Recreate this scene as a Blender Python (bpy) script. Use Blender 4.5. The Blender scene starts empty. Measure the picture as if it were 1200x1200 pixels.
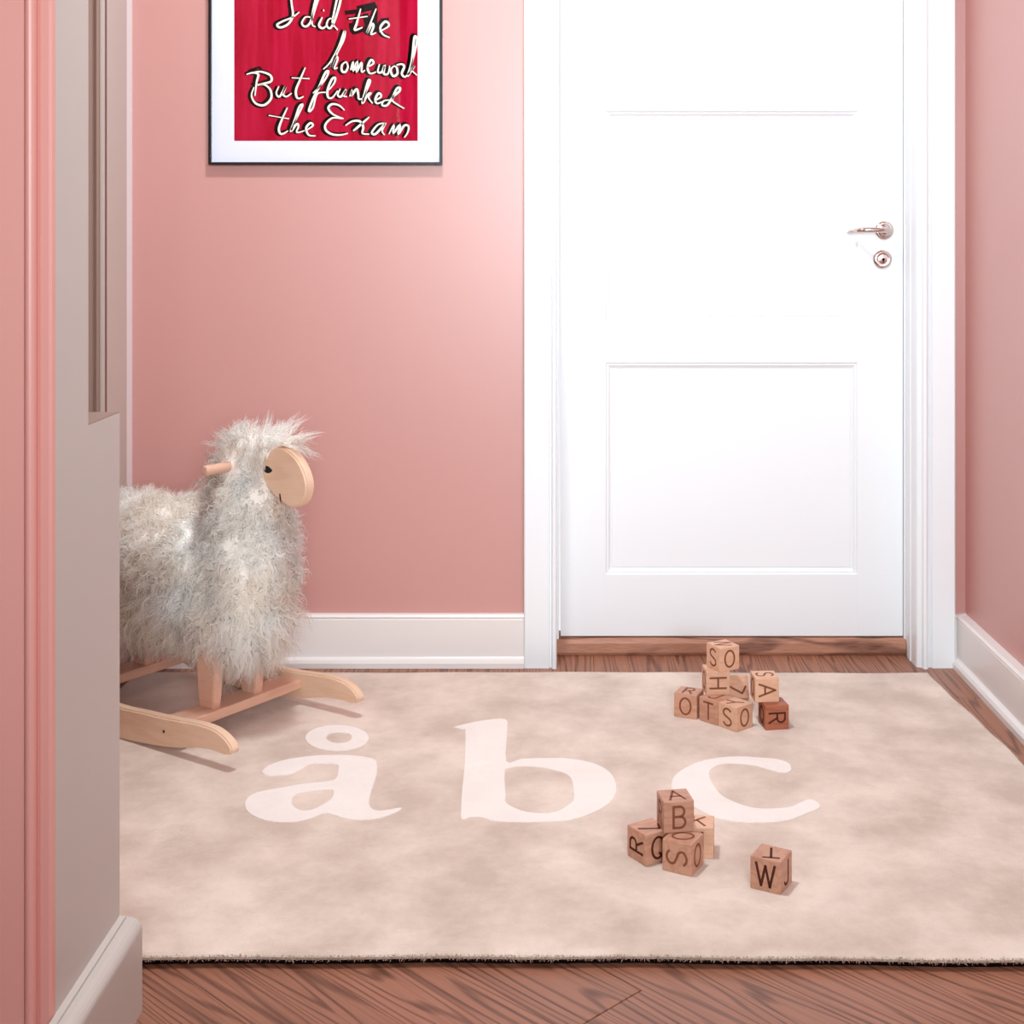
import bpy, bmesh, math, random
import numpy as np
from mathutils import Vector, Matrix
from mathutils.geometry import tessellate_polygon

random.seed(7)
rng = np.random.default_rng(7)
SC = bpy.context.scene
COL = SC.collection
F = 1600.0                       # focal length in pixels of the 1200 px frame
CX, HY, CAMZ = 657.0, 283.0, 1.02

# ------------------------------------------------------------------ camera
cd = bpy.data.cameras.new('camera')
cam = bpy.data.objects.new('camera', cd); COL.objects.link(cam)
cam.location = (0, 0, CAMZ); cam.rotation_euler = (math.pi / 2, 0, 0)
cd.sensor_width = 36; cd.lens = 36 * F / 1200
cd.shift_x = (600 - CX) / 1200; cd.shift_y = -(600 - HY) / 1200
cd.clip_start = 0.02
SC.camera = cam

# ------------------------------------------------------------------ world, lights, exposure
w = bpy.data.worlds.new('world'); SC.world = w; w.use_nodes = True
w.node_tree.nodes['Background'].inputs[0].default_value = (0.95, 0.97, 1, 1)
w.node_tree.nodes['Background'].inputs[1].default_value = 1.0
SC.view_settings.view_transform = 'Standard'
SC.view_settings.look = 'None'
SC.view_settings.gamma = 1
SC.view_settings.exposure = -0.08
SC.cycles.max_bounces = 24; SC.cycles.diffuse_bounces = 14; SC.cycles.transmission_bounces = 16; SC.cycles.transparent_max_bounces = 24
SC.view_settings.use_curve_mapping = False


def area(name, loc, rot, sx, sy, power, col, shape='RECTANGLE'):
    l = bpy.data.lights.new(name, 'AREA'); l.shape = shape; l.size = sx; l.size_y = sy
    l.energy = power; l.color = col
    o = bpy.data.objects.new(name, l); COL.objects.link(o)
    o.location = loc; o.rotation_euler = rot
    return o


# the hall's ceiling lamp (a flat round fitting), and daylight of the window behind the camera
area('ceiling_lamp_light', (-0.25, 2.25, 2.60), (0, 0, 0), 0.22, 0.22, 39, (0.84, 0.95, 1), 'DISK')
wl_ = area('window_daylight', (0.50, -1.36, 1.50), (math.radians(88), 0, math.radians(3)), 1.0, 1.1, 28.5, (0.80, 0.94, 1))
wl_.data.spread = math.radians(74)

# ------------------------------------------------------------------ helpers


def PX(px, py, D):
    return ((px - CX) * D / F, D, CAMZ - (py - HY) * D / F)


def ground(px, py, z):
    D = F * (CAMZ - z) / (py - HY)
    return ((px - CX) * D / F, D)


def link(o, parent=None):
    COL.objects.link(o)
    if parent is not None:
        o.parent = parent
    return o


def mesh_obj(name, verts, faces, mat, parent=None, smooth=False):
    me = bpy.data.meshes.new(name)
    me.from_pydata([tuple(v) for v in verts], [], faces)
    me.update()
    if mat: me.materials.append(mat)
    if smooth:
        for p in me.polygons: p.use_smooth = True
    return link(bpy.data.objects.new(name, me), parent)


def bm_obj(name, bm, mat, parent=None, smooth=False):
    bmesh.ops.recalc_face_normals(bm, faces=bm.faces)
    me = bpy.data.meshes.new(name); bm.to_mesh(me); bm.free()
    if mat: me.materials.append(mat)
    if smooth:
        for p in me.polygons: p.use_smooth = True
    return link(bpy.data.objects.new(name, me), parent)


def add_box(bm, x0, x1, y0, y1, z0, z1, bev=0.0, seg=2):
    r = bmesh.ops.create_cube(bm, size=1)
    vs = r['verts']
    for v in vs:
        v.co = Vector((x0 + (v.co.x + .5) * (x1 - x0), y0 + (v.co.y + .5) * (y1 - y0), z0 + (v.co.z + .5) * (z1 - z0)))
    if bev > 0:
        es = list({e for v in vs for e in v.link_edges})
        bmesh.ops.bevel(bm, geom=es, offset=bev, segments=seg, affect='EDGES', profile=0.6)


def box(name, x0, x1, y0, y1, z0, z1, mat, parent=None, bev=0.0, seg=2):
    bm = bmesh.new(); add_box(bm, x0, x1, y0, y1, z0, z1, bev, seg)
    return bm_obj(name, bm, mat, parent)


def prism(name, prof, a0, a1, axis, mat, parent=None):
    """profile polygon extruded along an axis; prof = points of the two other axes in xyz order"""
    n = len(prof); vs = []
    for a in (a0, a1):
        for p, q in prof:
            vs.append({'x': (a, p, q), 'y': (p, a, q), 'z': (p, q, a)}[axis])
    fs = [(i, (i + 1) % n, n + (i + 1) % n, n + i) for i in range(n)]
    bm = bmesh.new()
    bv = [bm.verts.new(v) for v in vs]
    for f in fs: bm.faces.new([bv[i] for i in f])
    for k, base in enumerate((0, n)):
        tris = tessellate_polygon([[Vector((p, q, 0)) for p, q in prof]])
        for t in tris:
            try: bm.faces.new([bv[base + i] for i in t])
            except ValueError: pass
    return bm_obj(name, bm, mat, parent)


def tag(o, label=None, cat=None, group=None, kind=None):
    if label: o['label'] = label
    if cat: o['category'] = cat
    if group: o['group'] = group
    if kind: o['kind'] = kind
    return o


def empty(name, loc=(0, 0, 0), rz=0):
    o = bpy.data.objects.new(name, None); COL.objects.link(o)
    o.location = loc; o.rotation_euler = (0, 0, rz); o.empty_display_size = .1
    return o


def tube(name, pts, rad, mat, parent=None, seg=12):
    """round bar along points with a radius per point"""
    pts = [Vector(p) for p in pts]; vs = []; fs = []
    up = None
    for i, p in enumerate(pts):
        d = (pts[min(i + 1, len(pts) - 1)] - pts[max(i - 1, 0)]).normalized()
        if up is None: up = d.orthogonal().normalized()
        up = (up - d * up.dot(d)).normalized(); s = d.cross(up)
        r = rad[i] if isinstance(rad, (list, tuple)) else rad
        for k in range(seg):
            a = 2 * math.pi * k / seg
            vs.append(p + (up * math.cos(a) + s * math.sin(a)) * r)
    for i in range(len(pts) - 1):
        for k in range(seg):
            k2 = (k + 1) % seg
            fs.append((i * seg + k, i * seg + k2, (i + 1) * seg + k2, (i + 1) * seg + k))
    fs.append(tuple(range(seg))[::-1]); b = (len(pts) - 1) * seg
    fs.append(tuple(range(b, b + seg)))
    o = mesh_obj(name, vs, fs, mat, parent)
    for p in o.data.polygons:
        if len(p.vertices) == 4: p.use_smooth = True
    return o


def lathe(name, prof, seg, mat, parent=None):
    """prof = (r, h) list turned about local -Y (h toward the viewer)"""
    vs = []; fs = []
    for r, h in prof:
        for k in range(seg):
            a = 2 * math.pi * k / seg
            vs.append((r * math.cos(a), -h, r * math.sin(a)))
    n = len(prof)
    for i in range(n - 1):
        for k in range(seg):
            k2 = (k + 1) % seg
            fs.append((i * seg + k, i * seg + k2, (i + 1) * seg + k2, (i + 1) * seg + k))
    fs.append(tuple(range((n - 1) * seg, n * seg)))
    return mesh_obj(name, vs, fs, mat, parent, smooth=True)


def catmull(pts, n=5):
    if len(pts) < 3: return [tuple(p) for p in pts]
    P = [pts[0]] + list(pts) + [pts[-1]]; out = []
    for i in range(1, len(P) - 2):
        p0, p1, p2, p3 = P[i - 1], P[i], P[i + 1], P[i + 2]
        for k in range(n):
            t = k / n
            out.append(tuple(0.5 * ((2 * p1[j]) + (-p0[j] + p2[j]) * t + (2 * p0[j] - 5 * p1[j] + 4 * p2[j] - p3[j]) * t * t
                                    + (-p0[j] + 3 * p1[j] - 3 * p2[j] + p3[j]) * t ** 3) for j in range(len(p1))))
    out.append(tuple(pts[-1])); return out


def ribbon(vs, fs, pts, width, tz, taper=False, zfun=None):
    """flat stroke in the 2D plane, thickness tz; appended to vs/fs as (x, y, h)"""
    n = len(pts); b = len(vs)
    for i, p in enumerate(pts):
        a = pts[max(i - 1, 0)]; c = pts[min(i + 1, n - 1)]
        dx, dy = c[0] - a[0], c[1] - a[1]; L = math.hypot(dx, dy) or 1
        nx, ny = -dy / L, dx / L
        wd = width / 2
        if taper:
            t = i / (n - 1); wd *= 0.45 + 0.75 * math.sin(math.pi * min(1, max(0, t * .9 + .05)))
        x, y = p[0], p[1]
        vs += [(x + nx * wd, y + ny * wd, 0), (x - nx * wd, y - ny * wd, 0), (x - nx * wd, y - ny * wd, tz), (x + nx * wd, y + ny * wd, tz)]
    for i in range(n - 1):
        o = b + 4 * i
        for k in range(4):
            fs.append((o + k, o + (k + 1) % 4, o + 4 + (k + 1) % 4, o + 4 + k))
    fs.append((b, b + 1, b + 2, b + 3)); e = b + 4 * (n - 1)
    fs.append((e + 3, e + 2, e + 1, e))


# ------------------------------------------------------------------ materials
def srgb(r, g, b):
    f = lambda c: (c / 255 / 12.92) if c <= 10 else ((c / 255 + .055) / 1.055) ** 2.4
    return (f(r), f(g), f(b), 1)


def mat(name, col, rough=.5, spec=.5, metal=0.0, bump=None, var=None):
    """bump = (scale, strength, distance); var = (scale, col2, lo, hi)"""
    m = bpy.data.materials.new(name); m.use_nodes = True
    nt = m.node_tree; N = nt.nodes; L = nt.links
    b = N['Principled BSDF']
    b.inputs['Base Color'].default_value = col
    b.inputs['Roughness'].default_value = rough
    b.inputs['Specular IOR Level'].default_value = spec
    b.inputs['Metallic'].default_value = metal
    tc = N.new('ShaderNodeTexCoord')
    if var:
        no = N.new('ShaderNodeTexNoise'); no.inputs['Scale'].default_value = var[0]; no.inputs['Detail'].default_value = 4
        L.new(tc.outputs['Object'], no.inputs['Vector'])
        rp = N.new('ShaderNodeValToRGB'); rp.color_ramp.elements[0].color = col; rp.color_ramp.elements[1].color = var[1]
        rp.color_ramp.elements[0].position = var[2]; rp.color_ramp.elements[1].position = var[3]
        L.new(no.outputs['Fac'], rp.inputs['Fac']); L.new(rp.outputs['Color'], b.inputs['Base Color'])
    if bump:
        no = N.new('ShaderNodeTexNoise'); no.inputs['Scale'].default_value = bump[0]; no.inputs['Detail'].default_value = 3
        L.new(tc.outputs['Object'], no.inputs['Vector'])
        bp = N.new('ShaderNodeBump'); bp.inputs['Strength'].default_value = bump[1]; bp.inputs['Distance'].default_value = bump[2]
        L.new(no.outputs['Fac'], bp.inputs['Height']); L.new(bp.outputs['Normal'], b.inputs['Normal'])
    return m


def wood(name, light, dark, scale=(1.2, 16, 16), rough=.45, grain=.5, bands=7.0, dist=5.0, tone=.15, fine=.3, thr=(.35, .75)):
    """grain runs along local X; every object gets its own offset and tone"""
    m = bpy.data.materials.new(name); m.use_nodes = True
    nt = m.node_tree; N = nt.nodes; L = nt.links; b = N['Principled BSDF']
    tc = N.new('ShaderNodeTexCoord'); oi = N.new('ShaderNodeObjectInfo')
    mul = N.new('ShaderNodeMath'); mul.operation = 'MULTIPLY'; mul.inputs[1].default_value = 17.3
    L.new(oi.outputs['Random'], mul.inputs[0])
    add = N.new('ShaderNodeVectorMath'); add.operation = 'ADD'
    cx = N.new('ShaderNodeCombineXYZ'); L.new(mul.outputs[0], cx.inputs[0]); L.new(mul.outputs[0], cx.inputs[1]); L.new(mul.outputs[0], cx.inputs[2])
    L.new(tc.outputs['Object'], add.inputs[0]); L.new(cx.outputs[0], add.inputs[1])
    mp = N.new('ShaderNodeMapping'); mp.inputs['Scale'].default_value = scale
    L.new(add.outputs[0], mp.inputs['Vector'])
    n1 = N.new('ShaderNodeTexNoise'); n1.inputs['Scale'].default_value = 1.0; n1.inputs['Detail'].default_value = 2; n1.inputs['Roughness'].default_value = .4
    L.new(mp.outputs[0], n1.inputs['Vector'])
    m1 = N.new('ShaderNodeMath'); m1.operation = 'MULTIPLY'; m1.inputs[1].default_value = bands * dist
    L.new(n1.outputs['Fac'], m1.inputs[0])
    sn = N.new('ShaderNodeMath'); sn.operation = 'SINE'; L.new(m1.outputs[0], sn.inputs[0])
    r1 = N.new('ShaderNodeMapRange'); r1.inputs['From Min'].default_value = thr[0]; r1.inputs['From Max'].default_value = thr[1] + .2
    L.new(sn.outputs[0], r1.inputs['Value'])
    mp2 = N.new('ShaderNodeMapping'); mp2.inputs['Scale'].default_value = (scale[0] * 8, scale[1] * 22, scale[2] * 22)
    L.new(add.outputs[0], mp2.inputs['Vector'])
    n2 = N.new('ShaderNodeTexNoise'); n2.inputs['Scale'].default_value = 1.0; n2.inputs['Detail'].default_value = 4
    L.new(mp2.outputs[0], n2.inputs['Vector'])
    r2 = N.new('ShaderNodeMapRange'); r2.inputs['From Min'].default_value = .45; r2.inputs['From Max'].default_value = .75
    L.new(n2.outputs['Fac'], r2.inputs['Value'])
    a1 = N.new('ShaderNodeMath'); a1.operation = 'MULTIPLY'; a1.inputs[1].default_value = grain; L.new(r1.outputs[0], a1.inputs[0])
    a2 = N.new('ShaderNodeMath'); a2.operation = 'MULTIPLY'; a2.inputs[1].default_value = fine; L.new(r2.outputs[0], a2.inputs[0])
    a3 = N.new('ShaderNodeMath'); a3.operation = 'ADD'; a3.use_clamp = True; L.new(a1.outputs[0], a3.inputs[0]); L.new(a2.outputs[0], a3.inputs[1])
    mx = N.new('ShaderNodeMix'); mx.data_type = 'RGBA'; mx.inputs[6].default_value = light; mx.inputs[7].default_value = dark
    L.new(a3.outputs[0], mx.inputs[0])
    hs = N.new('ShaderNodeHueSaturation')
    mr = N.new('ShaderNodeMapRange'); mr.inputs['To Min'].default_value = 1 - tone; mr.inputs['To Max'].default_value = 1 + tone
    L.new(oi.outputs['Random'], mr.inputs['Value']); L.new(mr.outputs[0], hs.inputs['Value']); L.new(mx.outputs[2], hs.inputs['Color'])
    L.new(hs.outputs[0], b.inputs['Base Color'])
    b.inputs['Roughness'].default_value = rough
    bp = N.new('ShaderNodeBump'); bp.inputs['Strength'].default_value = .25; bp.inputs['Distance'].default_value = .0005; bp.invert = True
    L.new(a3.outputs[0], bp.inputs['Height']); L.new(bp.outputs['Normal'], b.inputs['Normal'])
    return m


M_pink = mat('pink_wall_paint', srgb(198, 142, 134), .40, 1.0, bump=(70, .06, .002))
M_pink_trim = mat('pink_trim_paint', srgb(226, 158, 148), .35, .5)
M_white = mat('white_gloss_paint', srgb(236, 239, 241), .35, .5)
M_base = mat('white_skirting_paint', srgb(232, 226, 222), .3, .5)
M_grey = mat('pale_grey_paint', srgb(196, 186, 178), .45, .4)
M_taupe = mat('taupe_paint', srgb(168, 142, 130), .5, .4)
M_plain = mat('white_wall_paint', srgb(236, 236, 234), .6, .3)
M_ceil = mat('ceiling_paint', srgb(240, 238, 235), .8, .2)
M_oak = wood('oiled_oak_floor', srgb(158, 106, 82), srgb(84, 48, 34), scale=(.62, 9.5, 9.5), rough=.42, grain=.62, bands=20, dist=8, tone=.07, fine=.4, thr=(.2, .8))
M_thresh = wood('worn_oak_threshold', srgb(180, 126, 100), srgb(92, 48, 30), scale=(3, 14, 14), rough=.5, grain=.6, bands=5, dist=5, tone=.05, fine=.4)
M_birch = wood('pale_birch', srgb(228, 194, 166), srgb(208, 166, 136), scale=(3, 22, 22), rough=.45, grain=.3, bands=5, dist=4, tone=.03, fine=.35)
M_birch_dark = wood('oiled_beech', srgb(216, 172, 148), srgb(192, 138, 112), scale=(3, 22, 22), rough=.45, grain=.3, bands=5, dist=4, tone=.04, fine=.35)
M_block = wood('block_wood', srgb(220, 174, 144), srgb(194, 142, 112), scale=(14, 60, 60), rough=.5, grain=.3, bands=4, dist=4, tone=.07, fine=.4)
M_block_mid = wood('block_wood_reddish', srgb(196, 146, 120), srgb(164, 110, 86), scale=(14, 60, 60), rough=.5, grain=.35, bands=4, dist=4, tone=.05, fine=.4)
M_block_dark = wood('block_wood_dark', srgb(168, 96, 66), srgb(126, 62, 40), scale=(14, 60, 60), rough=.45, grain=.4, bands=4, dist=4, tone=.03, fine=.4)
M_burn = mat('burnt_letter', srgb(128, 78, 56), .7, .2)
M_burn_dark = mat('burnt_letter_dark', srgb(78, 36, 24), .7, .2)
M_chrome = mat('polished_nickel', srgb(214, 200, 194), .12, .5, 1.0)
M_black = mat('black_metal', srgb(14, 14, 16), .3, .5)
M_hole = mat('keyhole_black', srgb(8, 6, 6), .8, .1)
M_paper = mat('white_mat_board', srgb(224, 227, 240), .7, .2)
M_ink = mat('black_ink', srgb(6, 2, 4), .9, .0)
M_inkw = mat('cream_ink', srgb(245, 236, 222), .7, .2)
M_eye = mat('black_eye', srgb(12, 9, 8), .25, .5)
M_backing = mat('rug_backing', srgb(16, 6, 6), .9, .05)
M_steel = mat('steel_screw', srgb(90, 70, 60), .4, .5, 1.0)
M_core = mat('sheepskin', srgb(248, 242, 235), .95, .05)


def rug_mat(name, c1, c2, fine=.004):
    m = bpy.data.materials.new(name); m.use_nodes = True
    nt = m.node_tree; N = nt.nodes; L = nt.links; b = N['Principled BSDF']
    tc = N.new('ShaderNodeTexCoord')
    n1 = N.new('ShaderNodeTexNoise'); n1.inputs['Scale'].default_value = 5.5; n1.inputs['Detail'].default_value = 5; n1.inputs['Roughness'].default_value = .62
    L.new(tc.outputs['Object'], n1.inputs['Vector'])
    rp = N.new('ShaderNodeValToRGB'); rp.color_ramp.elements[0].color = c1; rp.color_ramp.elements[1].color = c2
    rp.color_ramp.elements[0].position = .36; rp.color_ramp.elements[1].position = .64
    L.new(n1.outputs['Fac'], rp.inputs['Fac']); L.new(rp.outputs['Color'], b.inputs['Base Color'])
    b.inputs['Roughness'].default_value = .95; b.inputs['Specular IOR Level'].default_value = .1
    b.inputs['Sheen Weight'].default_value = .3; b.inputs['Sheen Roughness'].default_value = .5
    n2 = N.new('ShaderNodeTexNoise'); n2.inputs['Scale'].default_value = 420; n2.inputs['Detail'].default_value = 2
    L.new(tc.outputs['Object'], n2.inputs['Vector'])
    n3 = N.new('ShaderNodeTexNoise'); n3.inputs['Scale'].default_value = 22; n3.inputs['Detail'].default_value = 3
    L.new(tc.outputs['Object'], n3.inputs['Vector'])
    b1 = N.new('ShaderNodeBump'); b1.inputs['Strength'].default_value = .35; b1.inputs['Distance'].default_value = .012
    L.new(n3.outputs['Fac'], b1.inputs['Height'])
    b2 = N.new('ShaderNodeBump'); b2.inputs['Strength'].default_value = .4; b2.inputs['Distance'].default_value = fine
    L.new(n2.outputs['Fac'], b2.inputs['Height']); L.new(b1.outputs['Normal'], b2.inputs['Normal']); L.new(b2.outputs['Normal'], b.inputs['Normal'])
    return m


M_rug = rug_mat('beige_pile', srgb(197, 177, 161), srgb(229, 211, 196))
M_rugw = rug_mat('white_pile', srgb(238, 228, 220), srgb(243, 235, 228))


def wool_mat():
    m = bpy.data.materials.new('white_wool'); m.use_nodes = True
    nt = m.node_tree; N = nt.nodes; L = nt.links
    b = N['Principled BSDF']; b.inputs['Roughness'].default_value = .7; b.inputs['Specular IOR Level'].default_value = .3
    ge = N.new('ShaderNodeTexNoise'); ge.inputs['Scale'].default_value = 9; ge.inputs['Detail'].default_value = 3
    tc = N.new('ShaderNodeTexCoord'); L.new(tc.outputs['Object'], ge.inputs['Vector'])
    rp = N.new('ShaderNodeValToRGB'); rp.color_ramp.elements[0].color = srgb(255, 249, 240); rp.color_ramp.elements[1].color = srgb(255, 254, 251)
    rp.color_ramp.elements[0].position = .38; rp.color_ramp.elements[1].position = .6
    L.new(ge.outputs['Fac'], rp.inputs['Fac']); L.new(rp.outputs['Color'], b.inputs['Base Color'])
    t = N.new('ShaderNodeBsdfTranslucent'); L.new(rp.outputs['Color'], t.inputs['Color'])
    mx = N.new('ShaderNodeMixShader'); mx.inputs[0].default_value = .5
    L.new(b.outputs[0], mx.inputs[1]); L.new(t.outputs[0], mx.inputs[2])
    tr = N.new('ShaderNodeBsdfTransparent'); m2 = N.new('ShaderNodeMixShader'); m2.inputs[0].default_value = .38
    L.new(mx.outputs[0], m2.inputs[1]); L.new(tr.outputs[0], m2.inputs[2]); L.new(m2.outputs[0], N['Material Output'].inputs['Surface'])
    return m


M_wool = wool_mat()


def red_mat():
    m = mat('crimson_print', srgb(196, 24, 66), .75, .2)
    nt = m.node_tree; N = nt.nodes; L = nt.links; b = N['Principled BSDF']
    tc = N.new('ShaderNodeTexCoord'); mp = N.new('ShaderNodeMapping'); mp.inputs['Scale'].default_value = (60, 60, 5)
    L.new(tc.outputs['Object'], mp.inputs['Vector'])
    n = N.new('ShaderNodeTexNoise'); n.inputs['Scale'].default_value = 1; n.inputs['Detail'].default_value = 4; L.new(mp.outputs[0], n.inputs['Vector'])
    rp = N.new('ShaderNodeValToRGB'); rp.color_ramp.elements[0].color = srgb(158, 3, 38); rp.color_ramp.elements[1].color = srgb(180, 20, 58)
    rp.color_ramp.elements[0].position = .4; rp.color_ramp.elements[1].position = .7
    L.new(n.outputs['Fac'], rp.inputs['Fac']); L.new(rp.outputs[0], b.inputs['Base Color'])
    return m


M_red = red_mat(); M_red.node_tree.nodes['Principled BSDF'].inputs['Specular IOR Level'].default_value = .0


def glass_mat():
    m = bpy.data.materials.new('picture_glass'); m.use_nodes = True
    nt = m.node_tree; N = nt.nodes; L = nt.links
    g = N.new('ShaderNodeBsdfGlossy'); g.inputs['Roughness'].default_value = .02
    t = N.new('ShaderNodeBsdfTransparent'); fr = N.new('ShaderNodeValue'); fr.outputs[0].default_value = .02
    mx = N.new('ShaderNodeMixShader'); L.new(fr.outputs[0], mx.inputs[0]); L.new(t.outputs[0], mx.inputs[1]); L.new(g.outputs[0], mx.inputs[2])
    L.new(mx.outputs[0], N['Material Output'].inputs['Surface'])
    return m


M_glass = glass_mat()

# ------------------------------------------------------------------ room shell
WY = 3.29          # back wall plane
WXR = 0.975        # right wall plane
WXL = -1.03        # left wall plane
CH = 2.68


def walls(name, boxes, m):
    bm = bmesh.new()
    for b in boxes: add_box(bm, *b)
    return tag(bm_obj(name, bm, m), kind='structure')


# back wall with the door opening
walls('wall_back', [(-1.25, -.03, WY, WY + .15, 0, CH), (.872, WXR + .12, WY, WY + .15, 0, CH), (-.03, .872, WY, WY + .15, 2.13, CH)], M_pink)
walls('wall_right', [(WXR, WXR + .12, -1.6, WY, 0, CH)], M_pink)
for b_ in [(WXL - .12, WXL, 1.69, 2.22, 0, CH), (WXL - .12, WXL, 2.22, 3.06, 2.1, CH)]: walls('wall_left', [b_], M_pink)
walls('wall_front', [(-2.1, -.70, 1.58, 1.69, 0, CH)], M_pink)
walls('wall_side', [(-2.2, -2.1, -1.6, 1.69, 0, CH)], M_plain)
walls('wall_rear', [(-2.2, -.75, -1.6, -1.48, 0, CH), (1.05, 1.1, -1.6, -1.48, 0, CH), (-.75, 1.05, -1.6, -1.48, 0, .85), (-.75, 1.05, -1.6, -1.48, 2.45, CH)], M_plain)
walls('ceiling', [(-2.3, 1.1, -1.6, 3.44, CH, CH + .1)], M_ceil)

# window of the rear wall
win = tag(empty('window_1', (0.15, -1.54, .85)), kind='structure')
bm = bmesh.new()
for b in [(-.9, .9, -.03, .03, 0, .06), (-.9, .9, -.03, .03, 1.54, 1.6), (-.9, -.84, -.03, .03, 0.06, 1.54), (.84, .9, -.03, .03, .06, 1.54), (-.03, .03, -.03, .03, .06, 1.54)]:
    add_box(bm, *b, .004)
bm_obj('window_frame', bm, M_white, win)

# ------------------------------------------------------------------ floor with separate oak boards
floor = box('floor', -2.3, 1.1, -1.6, 3.44, -.06, -.006, mat('dark_subfloor', srgb(60, 34, 24), .9, .1))
tag(floor, kind='structure')


def clip_poly(poly, x0, x1, y0, y1):
    def cl(P, ins, inter):
        out = []
        for i in range(len(P)):
            a, b = P[i - 1], P[i]
            if ins(b):
                if not ins(a): out.append(inter(a, b))
                out.append(b)
            elif ins(a): out.append(inter(a, b))
        return out
    def ix(v): return lambda a, b: (v, a[1] + (b[1] - a[1]) * (v - a[0]) / (b[0] - a[0]))
    def iy(v): return lambda a, b: (a[0] + (b[0] - a[0]) * (v - a[1]) / (b[1] - a[1]), v)
    for ins, it in ((lambda p: p[0] >= x0, ix(x0)), (lambda p: p[0] <= x1, ix(x1)), (lambda p: p[1] >= y0, iy(y0)), (lambda p: p[1] <= y1, iy(y1))):
        if len(poly) < 3: return []
        poly = cl(poly, ins, it)
    return poly


def plank(poly, ang):
    """solid board from a world polygon, its grain along ang; local frame turned so grain = local X"""
    cx = sum(p[0] for p in poly) / len(poly); cy = sum(p[1] for p in poly) / len(poly)
    ca, sa = math.cos(-ang), math.sin(-ang)
    loc = [((x - cx) * ca - (y - cy) * sa, (x - cx) * sa + (y - cy) * ca) for x, y in poly]
    A = sum(loc[i - 1][0] * loc[i][1] - loc[i][0] * loc[i - 1][1] for i in range(len(loc))) / 2
    if abs(A) < 2e-4: return
    if A < 0: loc = loc[::-1]
    n = len(loc); g = .0006
    def inset(d):
        return [(x * (1 - d / max(.02, math.hypot(x, y))), y * (1 - d / max(.02, math.hypot(x, y)))) for x, y in loc]
    a, b = inset(g), inset(g + .0012)
    vs = [(x, y, -.006) for x, y in a] + [(x, y, -.0008) for x, y in a] + [(x, y, 0) for x, y in b]
    fs = [(k * n + i, k * n + (i + 1) % n, (k + 1) * n + (i + 1) % n, (k + 1) * n + i) for k in (0, 1) for i in range(n)] + [tuple(range(2 * n, 3 * n))]
    o = mesh_obj('oak_board', vs, fs, M_oak)
    o.parent = floor; o.location = (cx, cy, 0); o.rotation_euler = (0, 0, ang)


W = .1414
ang = math.radians(-45); e = (math.cos(ang), math.sin(ang)); nn = (-e[1], e[0])
org = (-.345, 1.915)
for k in range(-14, 18):
    t0 = -4 + ((k * 37) % 11) * .11
    for j in range(9):
        a0 = t0 + j * .98; a1 = a0 + .98
        q = [(org[0] + e[0] * a + nn[0] * (k * W + s), org[1] + e[1] * a + nn[1] * (k * W + s)) for a, s in ((a0, 0), (a1, 0), (a1, W), (a0, W))]
        for bx_ in ((-1.5, .79, .55, 2.05), (-1.5, -.93, 2.05, 3.05)):
            p = clip_poly(q, *bx_)
            if len(p) >= 3: plank(p, ang)
for x0, x1, off in ((.79, .86, .1), (.86, .98, .0)):
    ys = [3.05 - off, 2.67 - off, 2.29 - off, 1.91 - off, 1.53 - off, 1.15 - off, .77 - off, .5]
    for a, b in zip(ys[1:], ys[:-1]): plank([(x0, a), (x1, a), (x1, b), (x0, b)], math.radians(90))
xs = [-1.2, -1.06, -.92, -.78, -.64, -.50, -.36, -.22, -.10, .08, .165, .30, .44, .56, .66, .80, .98]
for a, b in zip(xs[:-1], xs[1:]):
    plank([(a, 3.05), (b, 3.05), (b, 3.42), (a, 3.42)], math.radians(90))

# ------------------------------------------------------------------ baseboards
bprof = [(0, 0), (.030, 0), (.030, .012), (.026, .019), (.018, .022), (.016, .024), (.016, .112), (.0145, .116), (.017, .119), (.012, .124), (0, .125)]
# back wall (profile offset toward -Y)
o = prism('baseboard_back', [(WY - a, z) for a, z in bprof], WXL, -.088, 'x', M_base); tag(o, kind='structure')
o = prism('baseboard_back', [(WY - a, z) for a, z in bprof], .945, WXR, 'x', M_base); tag(o, kind='structure')
rprof = [(a + .008, z) for a, z in bprof[1:-1]]
o = prism('baseboard_right', [(WXR, 0)] + [(WXR - a, z) for a, z in rprof] + [(WXR, .125)], -1.45, WY - .018, 'y', M_base); tag(o, kind='structure')
o = prism('baseboard_front', [(-.5846, 0), (-.555, 0), (-.555, .108), (-.5555, .112), (-.557, .1155), (-.5595, .1188), (-.563, .1218), (-.568, .124), (-.5745, .125), (-.5755, .1215), (-.577, .125), (-.5846, .1265)], 1.556, 1.811, 'y', M_grey); tag(o, kind='structure')
o = box('baseboard_front', -2.08, -.5846, 1.556, 1.58, 0, .112, M_grey, bev=.004); tag(o, kind='structure')

# ------------------------------------------------------------------ near opening: pink trim, pale grey jamb with a notch
bead = [(-.616 + .007 - .007 * math.cos(t), 1.572 - .009 * math.sin(t)) for t in [math.pi * i / 8 for i in range(9)]]
prof = [(-.70, 1.58), (-.70, 1.572)] + [(-.618, 1.572), (-.6175, 1.575)] + bead + [(-.6005, 1.575), (-.599, 1.572), (-.589, 1.571), (-.5858, 1.573), (-.5847, 1.58)]
o = prism('trim_1', prof, .113, CH, 'z', M_pink_trim); tag(o, kind='structure')
o = prism('trim_2', [(1.58, 0), (1.81, 0), (1.81, .793), (1.69, .7925), (1.69, CH), (1.58, CH)], -.70, -.5846, 'x', M_grey); tag(o, kind='structure')

o = box('trim_2', -.70, -.5850, 1.690, 1.8095, .7926, .7940, mat('ledge_shade', srgb(138, 116, 106), .5, .4)); tag(o, kind='structure')  # thin sheet on the ledge, shade of its top put into the colour

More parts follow.
